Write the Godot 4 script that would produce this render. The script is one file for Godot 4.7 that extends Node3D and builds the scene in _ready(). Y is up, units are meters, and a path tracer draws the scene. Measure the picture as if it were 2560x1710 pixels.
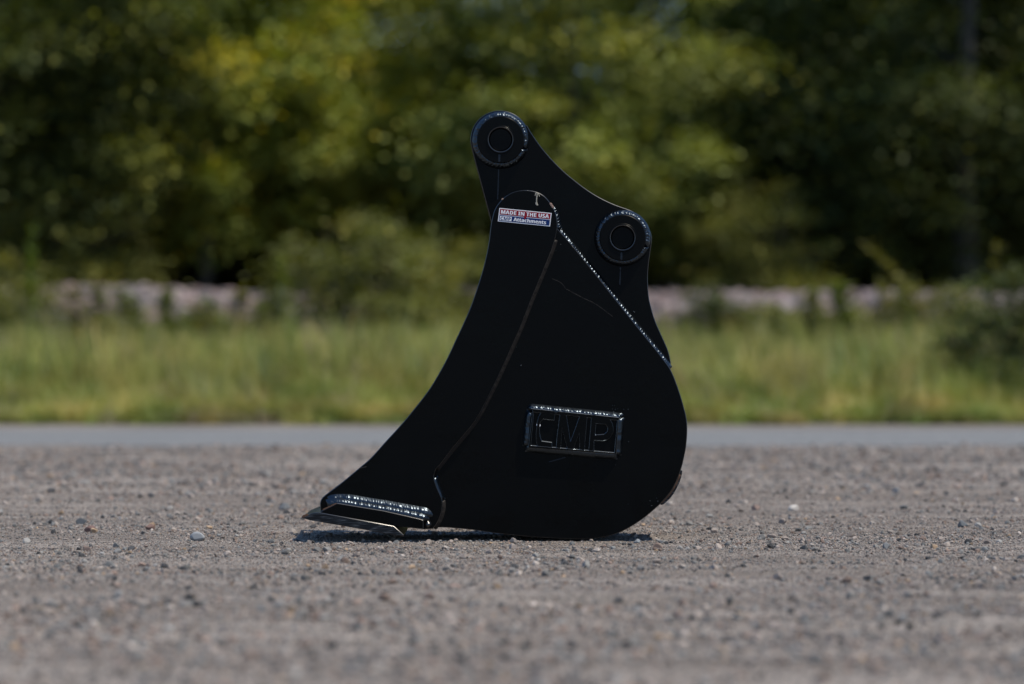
extends Node3D

const PX := 0.00075          # metres per photograph pixel in the plane of the bucket's near side
const CAM_H := 0.351
const CAM_D := 5.34

var rng := RandomNumberGenerator.new()
var noise_a := FastNoiseLite.new()
var noise_b := FastNoiseLite.new()
var noise_c := FastNoiseLite.new()
var M := {}


func _ready() -> void:
	rng.seed = 20240611
	camera_and_light()
	for k in [[noise_a, 11, 0.9], [noise_b, 12, 3.1], [noise_c, 13, 14.0]]:
		k[0].seed = k[1]
		k[0].frequency = k[2]
		k[0].fractal_octaves = 2
	make_materials()
	make_ground()
	make_road()
	make_verge()
	make_woods()
	make_gravel()
	make_bucket()
	make_stones()


# ---------------------------------------------------------------- camera, sky, sun, exposure
func camera_and_light() -> void:
	var cam := Camera3D.new()
	cam.name = "camera"
	add_child(cam)
	cam.position = Vector3(0, CAM_H, CAM_D)
	cam.rotation_degrees = Vector3(0.2012, 0, 0)
	var lens := CameraAttributesPhysical.new()
	lens.frustum_focal_length = 100.0
	lens.frustum_focus_distance = CAM_D - 0.01
	lens.exposure_aperture = 2.85
	lens.frustum_near = 0.1
	lens.frustum_far = 900.0
	cam.attributes = lens
	cam.keep_aspect = Camera3D.KEEP_HEIGHT
	cam.fov = rad_to_deg(2.0 * atan(12.0 / 100.0))
	cam.near = 0.1
	cam.far = 900.0
	cam.current = true

	var sky_mat := ProceduralSkyMaterial.new()
	sky_mat.sky_top_color = Color(0.44, 0.60, 0.82)
	sky_mat.sky_horizon_color = Color(0.72, 0.82, 0.88)
	sky_mat.sky_curve = 0.14
	sky_mat.ground_bottom_color = Color(0.20, 0.19, 0.17)
	sky_mat.ground_horizon_color = Color(0.36, 0.38, 0.36)
	sky_mat.sun_angle_max = 12.0
	sky_mat.sun_curve = 0.1
	var sky := Sky.new()
	sky.sky_material = sky_mat
	var env := Environment.new()
	env.background_mode = Environment.BG_SKY
	env.sky = sky
	env.tonemap_mode = Environment.TONE_MAPPER_LINEAR
	env.tonemap_exposure = 1.0
	env.sdfgi_enabled = true
	env.ssao_enabled = true
	env.ssil_enabled = true
	var we := WorldEnvironment.new()
	we.name = "world_environment"
	we.environment = env
	add_child(we)

	var sun := DirectionalLight3D.new()
	sun.name = "sun"
	sun.light_energy = 1.45
	sun.light_color = Color(1.0, 0.955, 0.88)
	sun.light_angular_distance = 0.5
	sun.shadow_enabled = true
	add_child(sun)
	sun.look_at_from_position(Vector3(0.405, 0.895, 0.155) * 10.0, Vector3.ZERO, Vector3(0, 0, 1))


# ---------------------------------------------------------------- helpers
func tag(o: Node, label: String, category: String, group := "", kind := "") -> void:
	o.set_meta("label", label)
	if category:
		o.set_meta("category", category)
	if group:
		o.set_meta("group", group)
	if kind:
		o.set_meta("kind", kind)


func obj(called: String, mesh: Mesh, mat: Material, parent: Node = self) -> MeshInstance3D:
	var o := MeshInstance3D.new()
	o.name = called
	o.mesh = mesh
	if mat:
		o.material_override = mat
	parent.add_child(o, true)
	return o


func srgb(r: float, g: float, b: float) -> Color:     # real-world (linear) base colour
	return Color(r, g, b).linear_to_srgb()


func plain(c: Color, rough: float, spec := 0.5, metal := 0.0) -> StandardMaterial3D:
	var m := StandardMaterial3D.new()
	m.albedo_color = c
	m.roughness = rough
	m.metallic_specular = spec
	m.metallic = metal
	return m


func noise_tex(seed_: int, freq: float, size: int, ramp: Array, kind := FastNoiseLite.TYPE_SIMPLEX_SMOOTH, octaves := 4, cell := FastNoiseLite.RETURN_DISTANCE) -> NoiseTexture2D:
	var n := FastNoiseLite.new()
	n.seed = seed_
	n.noise_type = kind
	n.frequency = freq
	n.fractal_octaves = octaves
	n.cellular_return_type = cell
	if kind == FastNoiseLite.TYPE_CELLULAR:
		n.fractal_type = FastNoiseLite.FRACTAL_NONE
	var t := NoiseTexture2D.new()
	t.width = size
	t.height = size
	t.seamless = true
	t.noise = n
	if ramp.size():
		var g := Gradient.new()
		g.offsets = PackedFloat32Array(ramp.map(func(r): return r[0]))
		g.colors = PackedColorArray(ramp.map(func(r): return r[1]))
		t.color_ramp = g
	return t


func S(x: float, y: float) -> Vector2:               # photograph pixel -> metres in the bucket's plane
	return Vector2((x - 1280.0) * PX, (1348.0 - y) * PX)


func px(list: Array) -> PackedVector2Array:
	var out := PackedVector2Array()
	for p in list:
		out.append(S(p[0], p[1]))
	return out


func smooth(p: PackedVector2Array, sub := 6, closed := false) -> PackedVector2Array:
	var out := PackedVector2Array()
	var n := p.size()
	for i in (n if closed else n - 1):
		var a: Vector2 = p[(i - 1 + n) % n] if closed or i > 0 else p[0] * 2.0 - p[1]
		var b := p[i]
		var c := p[(i + 1) % n]
		var d: Vector2 = p[(i + 2) % n] if closed or i + 2 < n else p[n - 1] * 2.0 - p[n - 2]
		for k in sub:
			out.append(b.cubic_interpolate(c, a, d, float(k) / sub))
	if not closed:
		out.append(p[n - 1])
	return out


func chain(parts: Array) -> PackedVector2Array:       # joins smoothed runs into one loop, corners where they meet
	var out := PackedVector2Array()
	for q in parts:
		for p in q:
			if out.is_empty() or out[-1].distance_to(p) > 0.0003:
				out.append(p)
	if out[0].distance_to(out[-1]) < 0.0003:
		out.remove_at(out.size() - 1)
	return out


func tri(st: SurfaceTool, a: Vector3, b: Vector3, c: Vector3, na: Vector3, nb: Vector3, nc: Vector3) -> void:
	if (c - a).cross(b - a).dot(na + nb + nc) < 0.0:
		var t := b
		b = c
		c = t
		t = nb
		nb = nc
		nc = t
	st.set_normal(na)
	st.add_vertex(a)
	st.set_normal(nb)
	st.add_vertex(b)
	st.set_normal(nc)
	st.add_vertex(c)


func quad(st: SurfaceTool, a: Vector3, b: Vector3, c: Vector3, d: Vector3, na: Vector3, nb: Vector3) -> void:
	# a, d share the normal na; b, c share nb
	tri(st, a, b, c, na, nb, nb)
	tri(st, a, c, d, na, nb, na)


func v3(p: Vector2, z: float) -> Vector3:
	return Vector3(p.x, p.y, z)


func begin() -> SurfaceTool:
	var st := SurfaceTool.new()
	st.begin(Mesh.PRIMITIVE_TRIANGLES)
	return st


# A plate with the given outline (and holes) between z0 and z1, its front edge chamfered by bev.
func plate(outline: PackedVector2Array, z0: float, z1: float, bev := 0.0012, holes: Array = [], face: Material = null, rim: Material = null) -> ArrayMesh:
	var st := begin()
	var sides := st if rim == null else begin()
	if turns_right(outline):
		outline.reverse()
	var loops := [outline]
	for h in holes:
		var q: PackedVector2Array = h
		if not turns_right(q):
			q.reverse()
		loops.append(q)
	var front := []
	for lp in loops:
		var n: int = lp.size()
		var edge_n := PackedVector2Array()
		for i in n:
			var e: Vector2 = (lp[(i + 1) % n] - lp[i]).normalized()
			edge_n.append(Vector2(e.y, -e.x))
		var inner := PackedVector2Array()
		for i in n:
			var m: Vector2 = edge_n[i] + edge_n[(i - 1 + n) % n]
			m = m.normalized() / maxf(0.4, m.length() / 2.0)
			inner.append(lp[i] - m * bev)
		front.append(inner)
		for i in n:
			var j := (i + 1) % n
			var na := edge_n[i]
			var nb := edge_n[i]
			var p := edge_n[(i - 1 + n) % n]
			var q := edge_n[j]
			if p.dot(edge_n[i]) > 0.85:
				na = (p + edge_n[i]).normalized()
			if q.dot(edge_n[i]) > 0.85:
				nb = (q + edge_n[i]).normalized()
			var ca := v3(na, 0.9).normalized()
			var cb := v3(nb, 0.9).normalized()
			quad(sides, v3(lp[i], z0), v3(lp[j], z0), v3(lp[j], z1 - bev), v3(lp[i], z1 - bev), v3(na, 0), v3(nb, 0))
			quad(sides, v3(lp[i], z1 - bev), v3(lp[j], z1 - bev), v3(inner[j], z1), v3(inner[i], z1), ca, cb)
	for k in 2:
		var src: Array = front if k == 0 else loops
		var z := z1 if k == 0 else z0
		var nz := Vector3(0, 0, 1) if k == 0 else Vector3(0, 0, -1)
		var whole: PackedVector2Array = src[0].duplicate()
		for h in range(1, src.size()):
			whole = keyhole(whole, src[h])
		var ids := triangles(whole)
		for t in range(0, ids.size(), 3):
			tri(st, v3(whole[ids[t]], z), v3(whole[ids[t + 1]], z), v3(whole[ids[t + 2]], z), nz, nz, nz)
	var out := st.commit()
	if rim:
		sides.commit(out)
		out.surface_set_material(0, face)
		out.surface_set_material(1, rim)
	return out


func turns_right(p: PackedVector2Array) -> bool:       # clockwise with y up
	var sum := 0.0
	for i in p.size():
		sum += p[i].cross(p[(i + 1) % p.size()])
	return sum < 0.0


func triangles(loop: PackedVector2Array) -> PackedInt32Array:   # in millimetres: the triangulation drops very small areas
	var big := PackedVector2Array()
	for p in loop:
		big.append(p * 4000.0)
	return Geometry2D.triangulate_polygon(big)


func keyhole(outer: PackedVector2Array, hole: PackedVector2Array) -> PackedVector2Array:
	var best := INF
	var bi := 0
	var bj := 0
	for i in outer.size():
		for j in hole.size():
			var d := outer[i].distance_squared_to(hole[j])
			if d < best:
				best = d
				bi = i
				bj = j
	var d2 := (hole[bj] - outer[bi]).normalized()
	var slit := Vector2(d2.y, -d2.x) * 3e-6
	var out := PackedVector2Array()
	for i in bi + 1:
		out.append(outer[i])
	for j in hole.size() + 1:
		out.append(hole[(bj + j) % hole.size()] + (slit if j == hole.size() else Vector2.ZERO))
	out.append(outer[bi] + slit)
	for i in range(bi + 1, outer.size()):
		out.append(outer[i])
	return out


func circle(c: Vector2, r: float, n := 48, from := 0.0, to := TAU) -> PackedVector2Array:
	var out := PackedVector2Array()
	var closed := absf(to - from - TAU) < 0.001
	for i in (n if closed else n + 1):
		var a := from + (to - from) * i / n
		out.append(c + Vector2(cos(a), sin(a)) * r)
	return out


func even(p: PackedVector2Array, step: float) -> PackedVector2Array:
	var cv := Curve2D.new()
	cv.bake_interval = step
	for q in p:
		cv.add_point(q)
	var out := PackedVector2Array()
	var l := cv.get_baked_length()
	var n := maxi(2, int(ceil(l / step)))
	for i in n + 1:
		out.append(cv.sample_baked(l * i / n))
	return out


# A weld bead along a path in a plane of constant z: a half-round rope with the ripples of a stacked weld.
func bead(path: PackedVector2Array, r: float, h: float, z: float, pitch: float, seed_: int, ripple := 0.22, lean := 0.0, high := 0) -> ArrayMesh:
	# high: 0 a half-round rope, 1 or -1 a sloping fillet that is tall on that side of the path
	var n := FastNoiseLite.new()
	n.seed = seed_
	n.frequency = 60.0
	var q := even(path, pitch / 6.0)
	var st := begin()
	var rows := q.size()
	var around := 11
	var length := 0.0
	var total := (rows - 1) * q[0].distance_to(q[1])
	for i in rows:
		var t := (q[mini(i + 1, rows - 1)] - q[maxi(i - 1, 0)]).normalized()
		var side := Vector2(t.y, -t.x)
		var end := sqrt(clampf(minf(length, total - length) / r, 0.03, 1.0))
		var w := 1.0 + 0.22 * n.get_noise_2d(length, seed_)
		for k in around:
			var a := PI * k / (around - 1)
			var c := cos(a)
			var ph := length / pitch + 0.55 * (c - lean) * (c - lean) + 0.9 * n.get_noise_2d(length * 0.9, seed_ + 5.0)
			var f := ph - floorf(ph)
			var saw := 0.5 - f if f > 0.25 else -0.75 + 4.0 * f * 1.25
			var rr := end * w * (1.0 + ripple * (saw + 0.25))
			var p := q[i] + side * (c * r * rr * (1.0 + 0.12 * n.get_noise_2d(length * 2.0, 40.0 + c)))
			st.set_smooth_group(0)
			if high:
				var u := float(k) / (around - 1)                # from the tall side to the low one
				var f2 := 1.0 + ripple * (saw + 0.25) * sin(PI * u) + 0.16 * n.get_noise_2d(length * 2.2, u * 0.03 + seed_)
				var e := q[i] + side * (high * r * (1.0 - 2.0 * u)) * (0.85 + 0.15 * w + 0.10 * u * ripple * saw)
				st.add_vertex(Vector3(e.x, e.y, z - 0.0003 + end * h * w * ((1.0 - u) * 0.80 + 0.30 * sin(PI * u) * f2 + 0.16 * saw * ripple * sin(PI * u))))
				continue
			st.add_vertex(Vector3(p.x, p.y, z + sin(a) * h * rr * (1.0 + 0.25 * n.get_noise_2d(length * 1.7, 90.0 + c * 0.01)) - 0.0004))
		if i + 1 < rows:
			length += q[i].distance_to(q[i + 1])
	for i in rows - 1:
		for k in around - 1:
			var o := i * around + k
			for id in [o, o + 1, o + around, o + 1, o + around + 1, o + around]:
				st.add_index(id)
	st.generate_normals()
	return st.commit()


# A lathe about the z axis: profile of (radius, z) pairs.
func lathe(c: Vector2, profile: Array, n := 48) -> ArrayMesh:
	var st := begin()
	for i in profile.size() - 1:
		var a: Vector2 = profile[i]
		var b: Vector2 = profile[i + 1]
		var d := (b - a).normalized()
		var nr := Vector2(d.y, -d.x)
		for k in n:
			var t0 := TAU * k / n
			var t1 := TAU * (k + 1) / n
			var e0 := Vector2(cos(t0), sin(t0))
			var e1 := Vector2(cos(t1), sin(t1))
			quad(st, v3(c + e0 * a.x, a.y), v3(c + e1 * a.x, a.y), v3(c + e1 * b.x, b.y), v3(c + e0 * b.x, b.y), v3(e0 * nr.x, nr.y), v3(e1 * nr.x, nr.y))
	return st.commit()


# A sheet bent along a profile: the polyline with a thickness, between z0 and z1.
func strip(path: PackedVector2Array, thick: float, z0: float, z1: float) -> ArrayMesh:
	var inner := PackedVector2Array()
	for i in path.size():
		var t := (path[mini(i + 1, path.size() - 1)] - path[maxi(i - 1, 0)]).normalized()
		inner.append(path[i] + Vector2(-t.y, t.x) * thick)
	inner.reverse()
	var loop := path.duplicate()
	loop.append_array(inner)
	return plate(loop, z0, z1, 0.0008)


# ---------------------------------------------------------------- materials
func make_materials() -> void:
	var grain := noise_tex(5, 0.035, 512, [], FastNoiseLite.TYPE_SIMPLEX_SMOOTH, 4)
	var rough_var := noise_tex(8, 0.006, 512, [[0.2, Color(0.55, 0.55, 0.55)], [0.8, Color(1, 1, 1)]], FastNoiseLite.TYPE_SIMPLEX_SMOOTH, 5)
	var paint := plain(srgb(0.0016, 0.0019, 0.0022), 0.42, 0.225)
	paint.roughness_texture = rough_var
	paint.albedo_color = Color.WHITE
	paint.albedo_texture = noise_tex(9, 0.22, 1024, [[0.0, srgb(0.0013, 0.0016, 0.0018)], [0.62, srgb(0.0020, 0.0023, 0.0026)], [0.80, srgb(0.0032, 0.0034, 0.0035)], [0.93, srgb(0.010, 0.0100, 0.0098)], [1.0, srgb(0.03, 0.030, 0.029)]], FastNoiseLite.TYPE_SIMPLEX, 2)
	paint.uv1_triplanar = true
	paint.uv1_scale = Vector3(2.4, 2.4, 2.4)
	paint.heightmap_enabled = true
	paint.heightmap_texture = grain
	paint.heightmap_scale = 0.012
	M.paint = paint
	M.weld = plain(srgb(0.050, 0.062, 0.076), 0.31, 0.5, 1.0)
	M.crisp = plain(srgb(0.20, 0.225, 0.25), 0.26, 0.5, 1.0)
	M.edge = plain(srgb(0.006, 0.007, 0.009), 0.28, 0.68)
	M.hole = plain(srgb(0.003, 0.003, 0.004), 0.55, 0.2)
	var worn := plain(srgb(0.006, 0.008, 0.011), 0.30, 0.36)
	worn.roughness_texture = noise_tex(15, 0.02, 256, [[0.3, Color(0.6, 0.6, 0.6)], [0.7, Color(1, 1, 1)]])
	worn.uv1_triplanar = true
	worn.uv1_scale = Vector3(3, 40, 40)
	worn.albedo_color = Color.WHITE
	worn.albedo_texture = noise_tex(16, 0.03, 256, [[0.0, srgb(0.006, 0.008, 0.011)], [0.55, srgb(0.010, 0.013, 0.018)], [0.72, srgb(0.03, 0.036, 0.044)], [0.9, srgb(0.10, 0.11, 0.12)]], FastNoiseLite.TYPE_SIMPLEX, 3)
	M.worn = worn
	M.rust = plain(srgb(0.10, 0.052, 0.030), 0.8)
	M.bare = plain(srgb(0.30, 0.20, 0.155), 0.7)
	M.chip = plain(srgb(0.40, 0.37, 0.30), 0.8)
	M.run = plain(srgb(0.005, 0.010, 0.018), 0.3, 0.4)
	M.scuff = plain(srgb(0.020, 0.018, 0.017), 0.6, 0.3)
	M.white = plain(srgb(0.86, 0.86, 0.88), 0.4)
	M.red = plain(srgb(0.26, 0.008, 0.018), 0.5, 0.3)
	M.blue = plain(srgb(0.005, 0.026, 0.125), 0.5, 0.3)
	M.pale_blue = plain(srgb(0.02, 0.08, 0.30), 0.5, 0.3)

	# gravel lot: crushed granite, pinkish grey
	var ground := StandardMaterial3D.new()
	ground.albedo_texture = noise_tex(21, 0.19, 1024, [
		[0.0, srgb(0.116, 0.107, 0.099)], [0.22, srgb(0.207, 0.183, 0.162)], [0.45, srgb(0.283, 0.244, 0.216)],
		[0.62, srgb(0.249, 0.235, 0.218)], [0.82, srgb(0.333, 0.291, 0.258)], [1.0, srgb(0.416, 0.377, 0.341)]],
		FastNoiseLite.TYPE_CELLULAR, 1, FastNoiseLite.RETURN_CELL_VALUE)
	ground.uv1_scale = Vector3(1.7, 1.7, 1.7)
	ground.roughness = 0.95
	ground.metallic_specular = 0.25
	ground.heightmap_enabled = true
	ground.heightmap_texture = noise_tex(22, 0.19, 1024, [], FastNoiseLite.TYPE_CELLULAR, 1, FastNoiseLite.RETURN_DISTANCE)
	ground.heightmap_scale = -0.25
	ground.detail_enabled = true
	ground.detail_albedo = noise_tex(23, 0.010, 512, [[0.25, srgb(0.70, 0.68, 0.67)], [0.5, srgb(0.88, 0.87, 0.86)], [0.75, srgb(1.0, 1.0, 1.0)]])
	ground.detail_blend_mode = BaseMaterial3D.BLEND_MODE_MUL
	ground.detail_uv_layer = BaseMaterial3D.DETAIL_UV_2
	ground.uv2_scale = Vector3(0.13, 0.75, 1)
	M.ground = ground

	var asphalt := StandardMaterial3D.new()
	asphalt.albedo_texture = noise_tex(31, 0.12, 512, [[0.0, srgb(0.116, 0.118, 0.118)], [0.5, srgb(0.164, 0.166, 0.164)], [1.0, srgb(0.224, 0.224, 0.220)]], FastNoiseLite.TYPE_CELLULAR, 1, FastNoiseLite.RETURN_CELL_VALUE)
	asphalt.uv1_triplanar = true
	asphalt.uv1_world_triplanar = true
	asphalt.uv1_scale = Vector3(1.3, 1.3, 1.3)
	asphalt.roughness = 0.7
	M.asphalt = asphalt

	var soil := StandardMaterial3D.new()
	soil.albedo_texture = noise_tex(33, 0.03, 512, [[0.2, srgb(0.10, 0.10, 0.045)], [0.5, srgb(0.18, 0.16, 0.09)], [0.8, srgb(0.28, 0.23, 0.16)]])
	soil.uv1_triplanar = true
	soil.uv1_world_triplanar = true
	soil.uv1_scale = Vector3(0.6, 0.6, 0.6)
	soil.roughness = 1.0
	M.soil = soil

	var stone := plain(Color.WHITE, 0.85, 0.35)
	stone.vertex_color_use_as_albedo = true
	M.stone = stone
	var leaf := plain(Color.WHITE, 0.55, 0.35)
	leaf.vertex_color_use_as_albedo = true
	leaf.backlight_enabled = true
	leaf.backlight = Color(0.80, 0.80, 0.30)
	M.leaf = leaf
	var blade := plain(Color.WHITE, 0.65, 0.3)
	blade.vertex_color_use_as_albedo = true
	blade.backlight_enabled = true
	blade.backlight = Color(0.6, 0.62, 0.35)
	M.blade = blade
	var bark := StandardMaterial3D.new()
	bark.albedo_texture = noise_tex(35, 0.03, 256, [[0.2, srgb(0.05, 0.045, 0.04)], [0.6, srgb(0.11, 0.10, 0.085)], [0.9, srgb(0.18, 0.165, 0.15)]])
	bark.uv1_triplanar = true
	bark.uv1_scale = Vector3(3, 0.7, 3)
	bark.roughness = 0.95
	M.bark = bark


# ---------------------------------------------------------------- the ground
func height(x: float, z: float) -> float:
	if z > -5.75:
		var d := Vector2(x * 0.8, z + 0.15).length()
		var amp := smoothstep(0.45, 1.6, d)
		var rut := noise_b.get_noise_2d(x * 0.16, z * 1.1)
		var h := noise_a.get_noise_2d(x, z) * 0.010 * amp + rut * 0.011 * amp + noise_c.get_noise_2d(x, z) * 0.0022
		h -= 0.004 * (1.0 - amp)
		var edge := smoothstep(-4.2, -4.8, z)
		h += edge * (0.004 + 0.006 * noise_b.get_noise_2d(x * 0.7, 3.0))
		h *= 1.0 - 0.6 * smoothstep(-4.85, -5.1, z)
		return lerpf(h, -0.06, smoothstep(-5.32 + 0.08 * noise_b.get_noise_2d(x, 9.0), -5.52, z))
	if z > -8.0:
		return lerpf(-0.06, 0.002, smoothstep(-7.50 + 0.05 * noise_b.get_noise_2d(x, 19.0), -7.68, z))
	var g := 0.002 + 0.09 * smoothstep(-9.0, -15.5, z) + 0.02 * noise_a.get_noise_2d(x * 0.5, z * 0.5) * smoothstep(-8.6, -9.6, z)
	var crest := 0.77 + 0.06 * noise_a.get_noise_2d(x * 0.3, 2.0)
	g = lerpf(g, crest, smoothstep(-16.4, -18.0, z))
	g = lerpf(g, 0.35, smoothstep(-20.5, -22.5, z))
	return g


func spaced(lo: float, hi: float, step: float, out_lo: float, out_hi: float, grow: float) -> PackedFloat32Array:
	var list: Array[float] = []
	var n := int((hi - lo) / step)
	for i in n + 1:
		list.append(lo + (hi - lo) * i / n)
	var s := step
	while list[-1] < out_hi:
		s *= grow
		list.append(minf(list[-1] + s, out_hi))
	s = step
	while list[0] > out_lo:
		s *= grow
		list.push_front(maxf(list[0] - s, out_lo))
	return PackedFloat32Array(list)


func sheet(xs: PackedFloat32Array, zs: PackedFloat32Array, lift: float) -> ArrayMesh:
	var v := PackedVector3Array()
	var uv := PackedVector2Array()
	var id := PackedInt32Array()
	for z in zs:
		for x in xs:
			v.append(Vector3(x, height(x, z) + lift, z))
			uv.append(Vector2(x, z))
	var w := xs.size()
	for j in zs.size() - 1:
		for i in w - 1:
			var o := j * w + i
			id.append_array(PackedInt32Array([o, o + 1, o + w, o + 1, o + w + 1, o + w]))
	var arr := []
	arr.resize(Mesh.ARRAY_MAX)
	arr[Mesh.ARRAY_VERTEX] = v
	arr[Mesh.ARRAY_TEX_UV] = uv
	arr[Mesh.ARRAY_TEX_UV2] = uv
	arr[Mesh.ARRAY_INDEX] = id
	var nrm := PackedVector3Array()
	nrm.resize(v.size())
	for j in zs.size():
		for i in w:
			var a := v[j * w + mini(i + 1, w - 1)] - v[j * w + maxi(i - 1, 0)]
			var b := v[mini(j + 1, zs.size() - 1) * w + i] - v[maxi(j - 1, 0) * w + i]
			var c := b.cross(a).normalized()
			nrm[j * w + i] = c if c.y > 0.0 else -c
	arr[Mesh.ARRAY_NORMAL] = nrm
	var m := ArrayMesh.new()
	m.add_surface_from_arrays(Mesh.PRIMITIVE_TRIANGLES, arr)
	return m


func make_ground() -> void:
	var xs := spaced(-1.7, 1.7, 0.02, -420.0, 420.0, 1.16)
	var zs := spaced(-1.8, 2.5, 0.02, -8.4, 60.0, 1.045)
	var list: Array[float] = []
	for z in zs:
		list.append(z)
	while list[0] > -24.0:
		list.push_front(list[0] - 0.2)
	var s := 0.4
	while list[0] > -420.0:
		s *= 1.25
		list.push_front(list[0] - s)
	var g := obj("ground", sheet(xs, PackedFloat32Array(list), 0.0), M.ground)
	tag(g, "pinkish grey crushed gravel lot in the foreground under the bucket", "ground", "", "structure")


func make_road() -> void:
	var box := BoxMesh.new()
	box.size = Vector3(300, 0.05, 2.34)
	var r := obj("road", box, M.asphalt)
	r.position = Vector3(0, -0.027, -6.52)
	tag(r, "narrow grey asphalt road between the gravel lot and the grass", "road", "", "structure")


# ---------------------------------------------------------------- small stones
func rock(seed_: int, detail: int, flat := 0.7) -> ArrayMesh:
	var r := RandomNumberGenerator.new()
	r.seed = seed_
	var t := (1.0 + sqrt(5.0)) / 2.0
	var v: Array[Vector3] = [Vector3(-1, t, 0), Vector3(1, t, 0), Vector3(-1, -t, 0), Vector3(1, -t, 0), Vector3(0, -1, t), Vector3(0, 1, t), Vector3(0, -1, -t), Vector3(0, 1, -t), Vector3(t, 0, -1), Vector3(t, 0, 1), Vector3(-t, 0, -1), Vector3(-t, 0, 1)]
	var f := [[0, 11, 5], [0, 5, 1], [0, 1, 7], [0, 7, 10], [0, 10, 11], [1, 5, 9], [5, 11, 4], [11, 10, 2], [10, 7, 6], [7, 1, 8], [3, 9, 4], [3, 4, 2], [3, 2, 6], [3, 6, 8], [3, 8, 9], [4, 9, 5], [2, 4, 11], [6, 2, 10], [8, 6, 7], [9, 8, 1]]
	for d in detail:
		var g := []
		var mid := {}
		for q in f:
			var m := []
			for k in 3:
				var a: int = q[k]
				var b: int = q[(k + 1) % 3]
				var key := Vector2i(mini(a, b), maxi(a, b))
				if not mid.has(key):
					mid[key] = v.size()
					v.append((v[a] + v[b]).normalized() * 1.9)
				m.append(mid[key])
			g.append_array([[q[0], m[0], m[2]], [q[1], m[1], m[0]], [q[2], m[2], m[1]], m])
		f = g
	# cut the ball by a few planes: broken, angular stone
	for i in v.size():
		v[i] = v[i].normalized()
	for c in 9:
		var n := Vector3(r.randf_range(-1, 1), r.randf_range(-1, 1), r.randf_range(-1, 1)).normalized()
		var d := r.randf_range(0.52, 0.85)
		for i in v.size():
			var o := v[i].dot(n) - d
			if o > 0.0:
				v[i] -= n * o
	var sc := Vector3(1.0, flat, r.randf_range(0.65, 0.95))
	var st := begin()
	for q in f:
		for k in [0, 2, 1]:
			st.set_smooth_group(-1)
			st.add_vertex((v[q[k]] + Vector3(r.randf(), r.randf(), r.randf()) * 0.0) * sc)
	st.generate_normals()
	return st.commit()


func stone_color() -> Color:
	var k := rng.randf()
	var c: Color
	if k < 0.34:
		c = Color(0.286, 0.245, 0.218)
	elif k < 0.54:
		c = Color(0.229, 0.223, 0.213)
	elif k < 0.66:
		c = Color(0.158, 0.162, 0.162)
	elif k < 0.80:
		c = Color(0.224, 0.166, 0.138)
	elif k < 0.86:
		c = Color(0.382, 0.336, 0.300)
	elif k < 0.97:
		c = Color(0.061, 0.062, 0.065)
	else:
		c = Color(0.333, 0.241, 0.162)
	return c * rng.randf_range(0.55, 1.32)


func mass(called: String, label: String) -> Node3D:
	var o := Node3D.new()
	o.name = called
	add_child(o)
	tag(o, label, called, "", "stuff")
	return o


func scatter(parent: Node3D, called: String, mesh: Mesh, places: Array, material: Material) -> MultiMeshInstance3D:
	# places: PackedFloat32Array rows of 16 (three rows of the matrix, colour)
	var mm := MultiMesh.new()
	mm.transform_format = MultiMesh.TRANSFORM_3D
	mm.use_colors = true
	mm.mesh = mesh
	var buf: PackedFloat32Array = places[0]
	mm.instance_count = buf.size() / 16
	mm.buffer = buf
	var o := MultiMeshInstance3D.new()
	o.name = called
	o.multimesh = mm
	o.material_override = material
	parent.add_child(o, true)
	o.set_meta("kind", "stuff")
	return o


func put(buf: PackedFloat32Array, at: Vector3, b: Basis, c: Color) -> void:
	buf.append_array(PackedFloat32Array([b.x.x, b.y.x, b.z.x, at.x, b.x.y, b.y.y, b.z.y, at.y, b.x.z, b.y.z, b.z.z, at.z, c.r, c.g, c.b, 1.0]))


func stone_at(buf: PackedFloat32Array, x: float, z: float, s: float, sink := 0.25) -> void:
	var b := Basis(Vector3.UP, rng.randf() * TAU) * Basis(Vector3(1, 0, 0), rng.randf_range(-0.5, 0.5)) * Basis(Vector3(0, 0, 1), rng.randf_range(-0.5, 0.5))
	b = b.scaled(Vector3.ONE * s)
	put(buf, Vector3(x, height(x, z) + s * (0.55 - sink) * 0.8, z), b, stone_color())


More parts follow.
